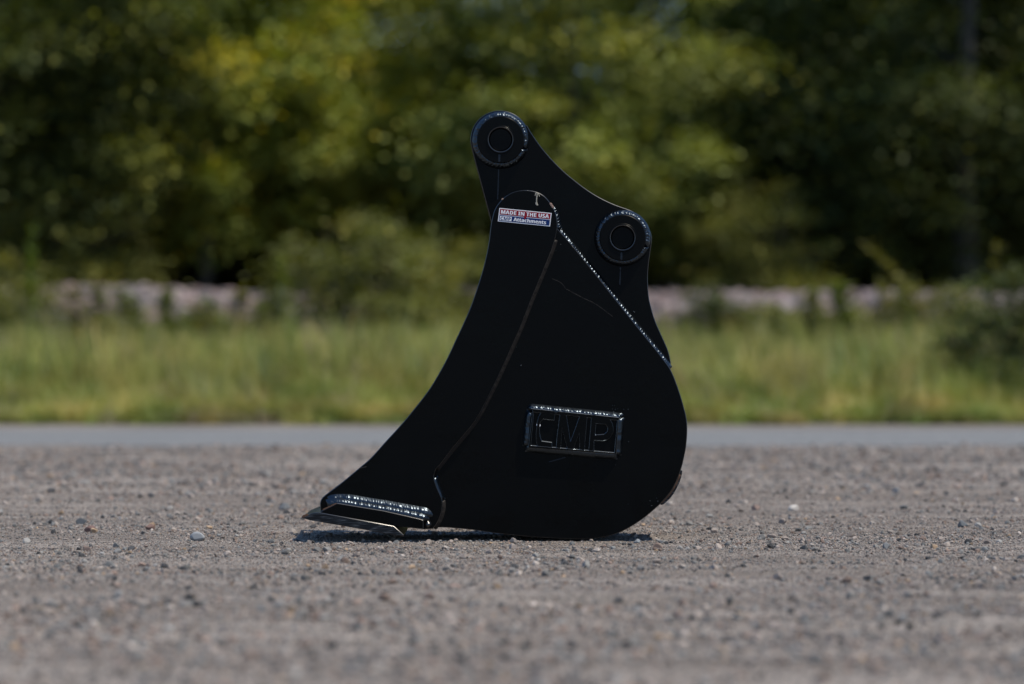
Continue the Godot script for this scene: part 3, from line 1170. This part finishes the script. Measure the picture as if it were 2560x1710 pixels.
# ---------------------------------------------------------------- the bucket
func make_bucket() -> void:
	var W := 0.20
	var b := Node3D.new()
	b.name = "excavator_bucket"
	add_child(b)
	tag(b, "black painted steel excavator bucket standing on the gravel in front of the road", "excavator bucket")

	# outlines, in pixels of the photograph
	var ear_right := smooth(px([[1316.5, 311], [1329, 332], [1351.4, 364.4], [1378.8, 396.8], [1408.6, 426.6], [1438.5, 451.5], [1468.3, 473.9], [1500.6, 493.7], [1538, 511.2], [1572.8, 523.6], [1590.2, 532.3], [1607.6, 547], [1622.5, 568.4], [1630, 591], [1628.7, 613], [1625, 638], [1621.3, 669.6], [1620, 699.5], [1622.5, 739.3], [1627.5, 764.2], [1637.5, 799], [1652.4, 833.8], [1664.8, 861.2], [1672.3, 881], [1677.3, 903.4], [1677.8, 917]]), 4)
	var ear_top := circle(S(1250, 349), 74.0 * PX, 26, PI + 0.14, 0.5)
	var ear_back := px([[1677, 923], [1660, 911], [1383, 578], [1360, 560], [1290, 556], [1229.5, 560], [1194.7, 429], [1183.5, 388]])
	var ear := chain([ear_top, ear_right, ear_back])
	var diag := smooth(px([[1393, 571], [1425, 607], [1480, 675], [1540, 750], [1600, 825], [1640, 874], [1660, 900], [1671, 915], [1677, 925]]), 4)
	var back := smooth(px([[1677, 925], [1687, 948], [1701, 988], [1709.5, 1018], [1715, 1040], [1717.9, 1065], [1717.2, 1092.6], [1714.5, 1120], [1709, 1147.5], [1703, 1171], [1692, 1201], [1677, 1229], [1654, 1256], [1632, 1276.4], [1604.8, 1298.3], [1569, 1321], [1539, 1334.5], [1508.8, 1342.6], [1473, 1347], [1432, 1347.5], [1377, 1345], [1316.8, 1340.8], [1240, 1332.6], [1183, 1324.5], [1105.4, 1318], [1060, 1322]]), 4)
	var under_cutter := smooth(px([[1040, 1316], [830, 1262], [850, 1216], [930, 1150], [1000, 1075], [1075, 985], [1120, 900], [1168, 790], [1200, 712], [1222, 630], [1232, 560], [1262, 505], [1314, 484], [1362, 505], [1386, 548]]), 4)
	var side := chain([diag, back, under_cutter])
	var cut_arc := smooth(px([[1223, 600], [1227, 566], [1230.8, 546], [1236.5, 526], [1248, 507.5], [1264.4, 491.5], [1287, 480], [1314, 476.3], [1339, 480], [1359, 490], [1374, 506], [1386.2, 526], [1392, 546], [1393, 568], [1388.7, 594], [1378.8, 627], [1363.8, 664], [1346.4, 706], [1324, 760], [1304, 812], [1279.3, 868], [1256.9, 918], [1232, 970], [1189, 1051], [1134.4, 1117], [1105.4, 1155.4], [1091, 1172], [1085.5, 1187]]), 4)
	var cut_low := smooth(px([[1085.5, 1187], [1088, 1204], [1098.8, 1230.7], [1106, 1248], [1106.5, 1262], [1104, 1281], [1095, 1304], [1083, 1321]]), 4)
	var cut_nose := px([[1060, 1322], [900, 1300], [803, 1280], [801.2, 1258]])
	var cut_left := smooth(px([[801.2, 1258], [805, 1246], [817.5, 1234], [844, 1214.5], [873, 1191], [899.5, 1168.7], [928, 1144], [965, 1103], [1003.5, 1061], [1032, 1027], [1070, 978], [1095, 938], [1118, 896], [1140, 849], [1160, 806], [1177.3, 766], [1194.7, 715], [1207, 675], [1217, 634], [1223, 600]]), 4)
	var cutter := chain([cut_arc, cut_low, cut_nose, cut_left])

	# near and far side: plate, cutter, ear
	var plate_mesh := plate(side, -0.012, 0.0, 0.0012, [], M.paint, M.edge)
	var cutter_mesh := plate(cutter, 0.0006, 0.0115, 0.0013, [], M.paint, M.edge)
	var ear_mesh := plate(ear, -0.034, -0.0125, 0.0011, [], M.paint, M.edge)
	for far in 2:
		var flip := Transform3D(Basis.from_scale(Vector3(1, 1, -1)), Vector3(0, 0, -W)) if far else Transform3D.IDENTITY
		var plate_mi := obj("side_plate", flipped(plate_mesh, flip) if far else plate_mesh, null, b)
		var cutter_mi := obj("side_cutter", flipped(cutter_mesh, flip) if far else cutter_mesh, null, b)
		var ear_mi := obj("mounting_ear", flipped(ear_mesh, flip) if far else ear_mesh, null, b)
		if far:
			continue
		# weld along the slanted edge where the ear meets the side plate
		var sl := px([[1381, 520], [1392, 540], [1396, 562], [1400, 574]])
		obj("weld_bead", bead(smooth(sl, 6), 0.0058, 0.0105, -0.0125, 0.0052, 3, 0.45, 0.0, 1), M.weld, ear_mi)
		var sl2 := px([[1399, 572], [1428, 606], [1483, 674], [1543, 749], [1603, 824], [1643, 873], [1661, 896], [1671, 912], [1676, 921]])
		obj("weld_bead", bead(smooth(sl2, 6), 0.0047, 0.0128, -0.0125, 0.0068, 4, 0.24, 0.3, 1), M.weld, ear_mi)
		# fillet weld in the corner below the cutter's inner edge, thin and dull
		obj("weld_bead", bead(smooth(px([[1390, 600], [1381, 628], [1366, 666], [1348.5, 708], [1326, 763], [1306, 815], [1281.5, 871], [1259, 921], [1234, 973], [1191.5, 1053], [1137, 1120], [1108, 1157], [1094, 1174]]), 6), 0.0036, 0.0060, 0.0, 0.011, 5, 0.08, 0.0, 1), M.scuff, cutter_mi)
		obj("weld_bead", bead(smooth(px([[1089, 1190], [1092, 1206], [1102, 1232], [1109, 1250]]), 6), 0.0046, 0.0115, 0.0, 0.022, 6, 0.06, 0.0, 1), M.weld, cutter_mi)
		obj("weld_bead", bead(smooth(px([[1108.5, 1250], [1109.5, 1266], [1106.5, 1284], [1098, 1306], [1086, 1321]]), 6), 0.0040, 0.0070, 0.0, 0.010, 7, 0.12, 0.0, 1), M.scuff, cutter_mi)
		# bare, rusty nicks on the cutter's rounded top
		obj("rust_patch", nick(px([[1374, 508], [1384, 522]]), 0.0022, 0.0117), M.bare, cutter_mi)
		obj("rust_patch", nick(px([[1253.5, 501], [1258.5, 497]]), 0.0013, 0.0117), M.bare, cutter_mi)
		obj("paint_chip", nick(px([[1343, 482], [1341.5, 496], [1341, 505], [1342.5, 513]]), 0.0010, 0.0119), M.chip, cutter_mi)
		obj("paint_chip", nick(px([[1341.5, 482.5], [1338.5, 486], [1337.5, 491]]), 0.0008, 0.0119), M.chip, cutter_mi)
		obj("paint_chip", nick(px([[1343.5, 482.5], [1346.5, 487], [1348.5, 493]]), 0.0007, 0.0119), M.chip, cutter_mi)
		obj("paint_chip", nick(px([[1341.5, 506], [1341, 511], [1345, 514]]), 0.0017, 0.0119), M.chip, cutter_mi)
		obj("scratch", nick(px([[899, 1170.5], [907, 1168.5], [918, 1166]]), 0.0011, 0.0117), M.scuff, cutter_mi)
		obj("scratch", nick(px([[1380, 697], [1402, 707], [1414, 722]]), 0.0008, 0.0001), M.scuff, plate_mi)
		obj("scratch", nick(px([[1414, 722], [1455, 744], [1490, 761], [1532, 792]]), 0.0008, 0.0001), M.scuff, plate_mi)
		obj("scratch", nick(px([[1371, 1155], [1393, 1149], [1415, 1143]]), 0.0011, 0.0001), M.run, plate_mi)
		# beads of weld spatter that catch the sun
		var sp := SphereMesh.new()
		sp.radius = 1.0
		sp.height = 2.0
		sp.radial_segments = 10
		sp.rings = 6
		var st := begin()
		for q in [[1302, 914, 2.0], [1291, 868, 1.0], [1367, 646, 1.8], [1390, 627, 0.9], [1402, 611, 1.2], [1499, 735, 1.0], [1584, 779, 1.8], [1586.5, 781, 1.0], [1531, 1013.5, 1.2], [1536, 1014, 1.2], [1531, 1023, 1.1], [1538, 1024, 1.6], [1533, 1029.5, 1.6], [1544, 1022, 1.1], [1559, 1023.5, 1.4], [1570, 1023.5, 1.6], [1571, 1104, 1.6], [1538, 1162, 1.0], [1641, 1245, 1.2], [1644, 1253, 1.8], [1625, 1252, 1.2], [1628, 1264, 1.2], [1570, 1260, 1.0], [1224, 979, 1.2], [1296, 839, 1.3], [1291, 853, 1.1], [1279, 867, 1.8], [1003, 1144, 1.0], [942, 1161, 1.2], [1107, 1155, 1.2], [1366, 509, 1.4]]:
			var p := S(q[0], q[1])
			st.append_from(sp, 0, Transform3D(Basis.from_scale(Vector3(1, 1, 0.8) * q[2] * 0.00075), v3(p, 0.0)))
		var spat := obj("weld_spatter", st.commit(), M.weld, plate_mi)
		spat.set_meta("kind", "stuff")

	# bosses with their bores, ring welds and pins
	var spots := [[1251.5, 349.5, 59.0, 72.0], [1556.5, 594.5, 58.0, 71.0]]
	for far in 2:
		for k in 2:
			var s: Array = spots[k]
			var c := S(s[0], s[1])
			var r: float = s[2] * PX
			var zf := -0.0125
			var boss := lathe(c, [Vector2(r, zf - 0.001), Vector2(r, zf + 0.0125), Vector2(r - 0.0015, zf + 0.014), Vector2(0.0270, zf + 0.014), Vector2(0.0262, zf + 0.0148), Vector2(0.0238, zf + 0.0148), Vector2(0.0222, zf + 0.0128), Vector2(0.0222, zf - 0.020)])
			var flip := Transform3D(Basis.from_scale(Vector3(1, 1, -1)), Vector3(0, 0, -W))
			var bm := obj("pin_boss", flipped(boss, flip) if far else boss, M.paint, b)
			var pin := lathe(c, [Vector2(0.0212, -0.034), Vector2(0.0212, -0.0042), Vector2(0.0200, -0.0030), Vector2(0.0001, -0.0030)])
			obj("pin", flipped(pin, flip) if far else pin, M.paint, bm)
			var lip := lathe(c, [Vector2(0.0244, zf + 0.0150), Vector2(0.0238, zf + 0.0158), Vector2(0.0226, zf + 0.0154), Vector2(0.0219, zf + 0.0140), Vector2(0.0219, zf - 0.004)])
			obj("bushing", flipped(lip, flip) if far else lip, M.edge, bm)
			if not far:
				var rw := bead(circle(c, r + 0.0042, 60, -0.35, TAU - 0.33), 0.0058, 0.0130, zf, 0.0066, 20 + k, 0.42, 0.0, -1)
				obj("weld_bead", rw, M.weld, bm)
				# a run of paint below the boss
				obj("paint_run", nick(px([[s[0] - 3.0, s[1] + 36.0], [s[0] - 3.5, s[1] + 57.0]]), 0.0021, zf + 0.0142), M.run, bm)
				obj("paint_run", nick(px([[s[0] - 5.0, s[1] + 72.0], [s[0] - 6.0, s[1] + 110.0], [s[0] - 7.5, s[1] + (150.0 if k == 0 else 118.0)]]), 0.0015, zf + 0.0001), M.run, bm)

	# shell: floor, heel and back, then the slanted top plate between the ears
	var shell := PackedVector2Array()
	for p in back:
		shell.append(p)
	shell.append(S(1000, 1316))
	shell.reverse()
	obj("shell", strip(shell, 0.010, -W + 0.0125, -0.0125), M.paint, b)
	var top := diag.duplicate()
	top.reverse()
	obj("top_plate", strip(top, 0.010, -W + 0.0355, -0.0355), M.paint, b)
	var tube := CylinderMesh.new()
	tube.top_radius = 0.030
	tube.bottom_radius = 0.030
	tube.height = W - 0.072
	tube.radial_segments = 32
	for k in 2:
		var t := obj("cross_tube", tube, M.paint, b)
		t.rotation.x = PI / 2
		t.position = v3(S(spots[k][0], spots[k][1]), -W / 2)
	# wear strap round the heel
	var heel := smooth(px([[1652, 1262.5], [1661, 1259], [1680, 1240], [1695, 1214], [1703, 1193], [1706, 1177]]), 5)
	var strap := obj("heel_wear_strap", strip(heel, 0.0062, -W + 0.004, -0.004), M.worn, b)
	obj("weld_bead", bead(smooth(px([[1652.5, 1257], [1665, 1245], [1681, 1225], [1692, 1205], [1700, 1186]]), 5), 0.0020, 0.0028, -0.004, 0.006, 31, 0.2), M.rust, strap)

	# cutting edge: a long bevelled blade under the cutters
	var top_line := px([[757.5, 1290.5], [784.3, 1279.5], [801, 1277.7], [987, 1311.6], [1012, 1334]])
	var low_line := px([[757.5, 1291.5], [776, 1297], [895, 1317.5], [983.6, 1333.7], [1009, 1337]])
	var section := PackedVector2Array(top_line)
	for i in low_line.size():
		section.append(low_line[low_line.size() - 1 - i])
	section.remove_at(section.size() - 1)
	var blade_mi := obj("cutting_edge", plate(section, -W - 0.02, 0.036, 0.0012, [], M.worn, M.edge), null, b)
	obj("rust_patch", nick(px([[759, 1290], [766, 1286.5], [775, 1283.5]]), 0.0028, 0.0362), M.rust, blade_mi)

	# block that closes the blade's end, under a broad two-pass weld
	var block := px([[806, 1275], [846, 1255], [961.5, 1274], [1048, 1293.5], [1060, 1297], [1060, 1320.5], [992.5, 1313], [987, 1311.6], [804, 1278.4]])
	var block_mi := obj("end_block", plate(block, 0.0118, 0.029, 0.0013, [], M.paint, M.edge), null, b)
	obj("rust_patch", nick(px([[809, 1273], [828, 1264.5], [845, 1256.5]]), 0.0016, 0.0285), M.rust, block_mi)
	var row_a := px([[822, 1249], [838, 1243], [873, 1243.5], [917, 1251], [961.5, 1258], [1005.8, 1266], [1045, 1273], [1061, 1276], [1072, 1283], [1076, 1292]])
	var row_b := px([[818, 1256], [846, 1250.5], [895, 1258], [961.5, 1268.5], [1005.8, 1277], [1047.9, 1286], [1062, 1291], [1067, 1300]])
	obj("weld_bead", bead(smooth(row_a, 6), 0.0072, 0.0100, 0.0112, 0.0074, 41, 0.19, 0.0, 1), M.weld, block_mi)
	obj("weld_bead", bead(smooth(row_b, 6), 0.0066, 0.0120, 0.0165, 0.0066, 42, 0.21, 0.0, 1), M.weld, block_mi)
	obj("weld_bead", bead(smooth(px([[1069, 1298], [1070, 1308], [1069, 1319]]), 6), 0.0068, 0.0100, 0.0112, 0.008, 43, 0.10), M.edge, block_mi)

	make_badge(b)
	make_sticker(b)


func flipped(m: ArrayMesh, t: Transform3D) -> ArrayMesh:
	var out := ArrayMesh.new()
	for q in m.get_surface_count():
		flip_surface(out, m, q, t)
	return out


func flip_surface(out: ArrayMesh, m: ArrayMesh, q: int, t: Transform3D) -> void:
	var arr := m.surface_get_arrays(q)
	var v: PackedVector3Array = arr[Mesh.ARRAY_VERTEX]
	var n: PackedVector3Array = arr[Mesh.ARRAY_NORMAL]
	for i in v.size():
		v[i] = t * v[i]
		n[i] = Vector3(n[i].x, n[i].y, -n[i].z)
	for i in range(0, v.size(), 3):
		var a := v[i]
		v[i] = v[i + 1]
		v[i + 1] = a
		a = n[i]
		n[i] = n[i + 1]
		n[i + 1] = a
	arr[Mesh.ARRAY_VERTEX] = v
	arr[Mesh.ARRAY_NORMAL] = n
	out.add_surface_from_arrays(Mesh.PRIMITIVE_TRIANGLES, arr)
	out.surface_set_material(q, m.surface_get_material(q))


# a thin raised mark along a path: nick, scratch, run of paint
func nick(path: PackedVector2Array, r: float, z: float) -> ArrayMesh:
	return bead(smooth(path, 5), r, 0.0004, z, 0.004, int(path[0].x * 10000.0), 0.25)


func Q(x: float, y: float) -> Vector2:                # close-up of the badge -> metres
	return S(1290.0 + x / 7.827, 1000.0 + y / 7.827)


func bpx(list: Array) -> PackedVector2Array:
	var out := PackedVector2Array()
	for p in list:
		out.append(Q(p[0], p[1]))
	return out


func letter_loops() -> Array:
	# the letters C, M, P as outlines (and holes) in the close-up's pixels
	var c := [[490, 215], [430, 340], [403, 440], [388, 600], [384, 760], [410, 905], [710, 932], [706, 820], [505, 792], [480, 720], [468, 630], [468, 520], [484, 430], [522, 378], [752, 398], [768, 240]]
	var m := [[855, 245], [985, 265], [1065, 790], [1245, 290], [1398, 305], [1340, 985], [1238, 975], [1229, 650], [1124, 968], [996, 955], [898, 550], [879, 948], [775, 938], [795, 690]]
	var p := [[1466, 310], [1810, 345], [1850, 385], [1890, 460], [1905, 540], [1895, 640], [1855, 725], [1790, 775], [1700, 800], [1530, 790], [1528, 1005], [1412, 992]]
	var hole := [[1568, 462], [1552, 672], [1720, 660], [1775, 610], [1785, 540], [1745, 478]]
	return [[c, []], [m, []], [p, [hole]]]


func make_badge(b: Node3D) -> void:
	var face := bpx([[322, 160], [2010, 330], [1965, 1060], [236, 938]])
	var plate_mi := obj("badge_plate", plate(face, 0.0003, 0.0050, 0.0006), M.paint, b)
	# rim round the sunken field
	var inner := bpx([[352, 240], [1972, 400], [1915, 1018], [296, 878]])
	var rim := plate(bpx([[322, 160], [2010, 330], [1965, 1060], [236, 938]]), 0.0051, 0.0095, 0.0011, [inner], M.paint, M.crisp)
	obj("rim", rim, null, plate_mi)
	for l in letter_loops():
		var holes := []
		for h in l[1]:
			holes.append(bpx(h))
		obj("letter", plate(bpx(l[0]), 0.0049, 0.0094, 0.0012, holes, M.paint, M.crisp), null, plate_mi)
	obj("weld_bead", bead(smooth(bpx([[262, 215], [290, 140], [360, 138], [700, 172], [1100, 215], [1500, 254], [1900, 296], [2030, 312], [2075, 330]]), 5), 0.0060, 0.0110, 0.0, 0.0074, 51, 0.24, 0.3, 1), M.weld, plate_mi)
	obj("weld_bead", bead(smooth(bpx([[265, 200], [225, 330], [210, 480], [195, 640], [185, 800], [175, 900]]), 5), 0.0054, 0.0105, 0.0, 0.012, 52, 0.25, 0.0, -1), M.weld, plate_mi)
	obj("weld_bead", bead(smooth(bpx([[180, 950], [500, 985], [1000, 1030], [1500, 1075], [1985, 1105]]), 5), 0.0062, 0.0105, 0.0, 0.008, 53, 0.16, 0.0, -1), M.weld, plate_mi)
	obj("weld_bead", bead(smooth(bpx([[2065, 345], [2050, 560], [2030, 800], [2010, 1085]]), 5), 0.0056, 0.0105, 0.0, 0.012, 54, 0.12, 0.0, 1), M.weld, plate_mi)
	obj("paint_chip", nick(bpx([[400, 470], [445, 500], [470, 470]]), 0.0022, 0.0093), M.white, plate_mi)
	obj("paint_chip", nick(bpx([[385, 590], [425, 600], [465, 605]]), 0.0013, 0.0093), M.scuff, plate_mi)


func text(s: String, font: Font, mat: Material, parent: Node3D, at: Vector2, w: float, h: float, turn: float, z: float) -> void:
	var t := TextMesh.new()
	t.text = s
	t.font = font
	t.font_size = 64
	t.pixel_size = 0.001
	t.depth = 0.004
	t.curve_step = 2.0
	var box := t.get_aabb()
	var o := obj("lettering", t, mat, parent)
	o.rotation.z = turn
	var sc := Vector3(w / box.size.x, h / box.size.y, 0.05)
	var mid := Vector2((box.position.x + box.size.x / 2.0) * sc.x, (box.position.y + box.size.y / 2.0) * sc.y).rotated(turn)
	o.scale = sc
	o.position = v3(at - mid, z)


func make_sticker(b: Node3D) -> void:
	var z := 0.0116
	# corners in the photograph; u runs along the sticker, v down it
	var tl := S(1248.7, 520.8)
	var tr := S(1378.9, 533.6)
	var bl := S(1244.6, 554.2)
	var at := func(u: float, v: float) -> Vector2: return tl + (tr - tl) * u + (bl - tl) * v
	var turn := (tr - tl).angle()
	var long := (tr - tl).length()
	var high := (bl - tl).length()
	var rect := func(u0: float, v0: float, u1: float, v1: float, z0: float, z1: float) -> ArrayMesh:
		return plate(PackedVector2Array([at.call(u0, v0), at.call(u1, v0), at.call(u1, v1), at.call(u0, v1)]), z0, z1, 0.00005)
	var st := obj("sticker", rect.call(0, 0, 1, 1, z, z + 0.0003), M.white, b)
	st.set_meta("label", "red, white and blue rectangular maker's sticker")
	obj("red_band", rect.call(0.016, 0.06, 0.984, 0.475, z + 0.0003, z + 0.0005), M.red, st)
	obj("blue_band", rect.call(0.016, 0.525, 0.984, 0.94, z + 0.0003, z + 0.0005), M.blue, st)
	obj("red_band", plate(PackedVector2Array([at.call(0.485, 0.47), at.call(0.535, 0.47), at.call(0.525, 0.60), at.call(0.508, 0.645), at.call(0.492, 0.60)]), z + 0.0003, z + 0.0007, 0.00005), M.red, st)
	obj("logo_box", rect.call(0.030, 0.585, 0.255, 0.895, z + 0.0005, z + 0.0007), M.white, st)
	var heavy := SystemFont.new()
	heavy.font_names = PackedStringArray(["Droid Sans"])
	heavy.font_weight = 700
	text("CMP", heavy, M.blue, st, at.call(0.1425, 0.740), long * 0.195, high * 0.245, turn, z + 0.0008)
	for k in 2:                                            # heavy strokes
		text("MADE IN THE USA", heavy, M.white, st, at.call(0.496 + 0.004 * k, 0.268), long * 0.915, high * 0.285, turn, z + 0.0006 + 0.00002 * k)
	var medium := SystemFont.new()
	medium.font_names = PackedStringArray(["Droid Sans"])
	medium.font_weight = 700
	for k in 2:
		text("Attachments", medium, M.white, st, at.call(0.603 + 0.004 * k, 0.735), long * 0.620, high * 0.285, turn, z + 0.0006 + 0.00002 * k)
	text(".com", medium, M.pale_blue, st, at.call(0.953, 0.79), high * 0.17, high * 0.06, turn + PI / 2, z + 0.0006)
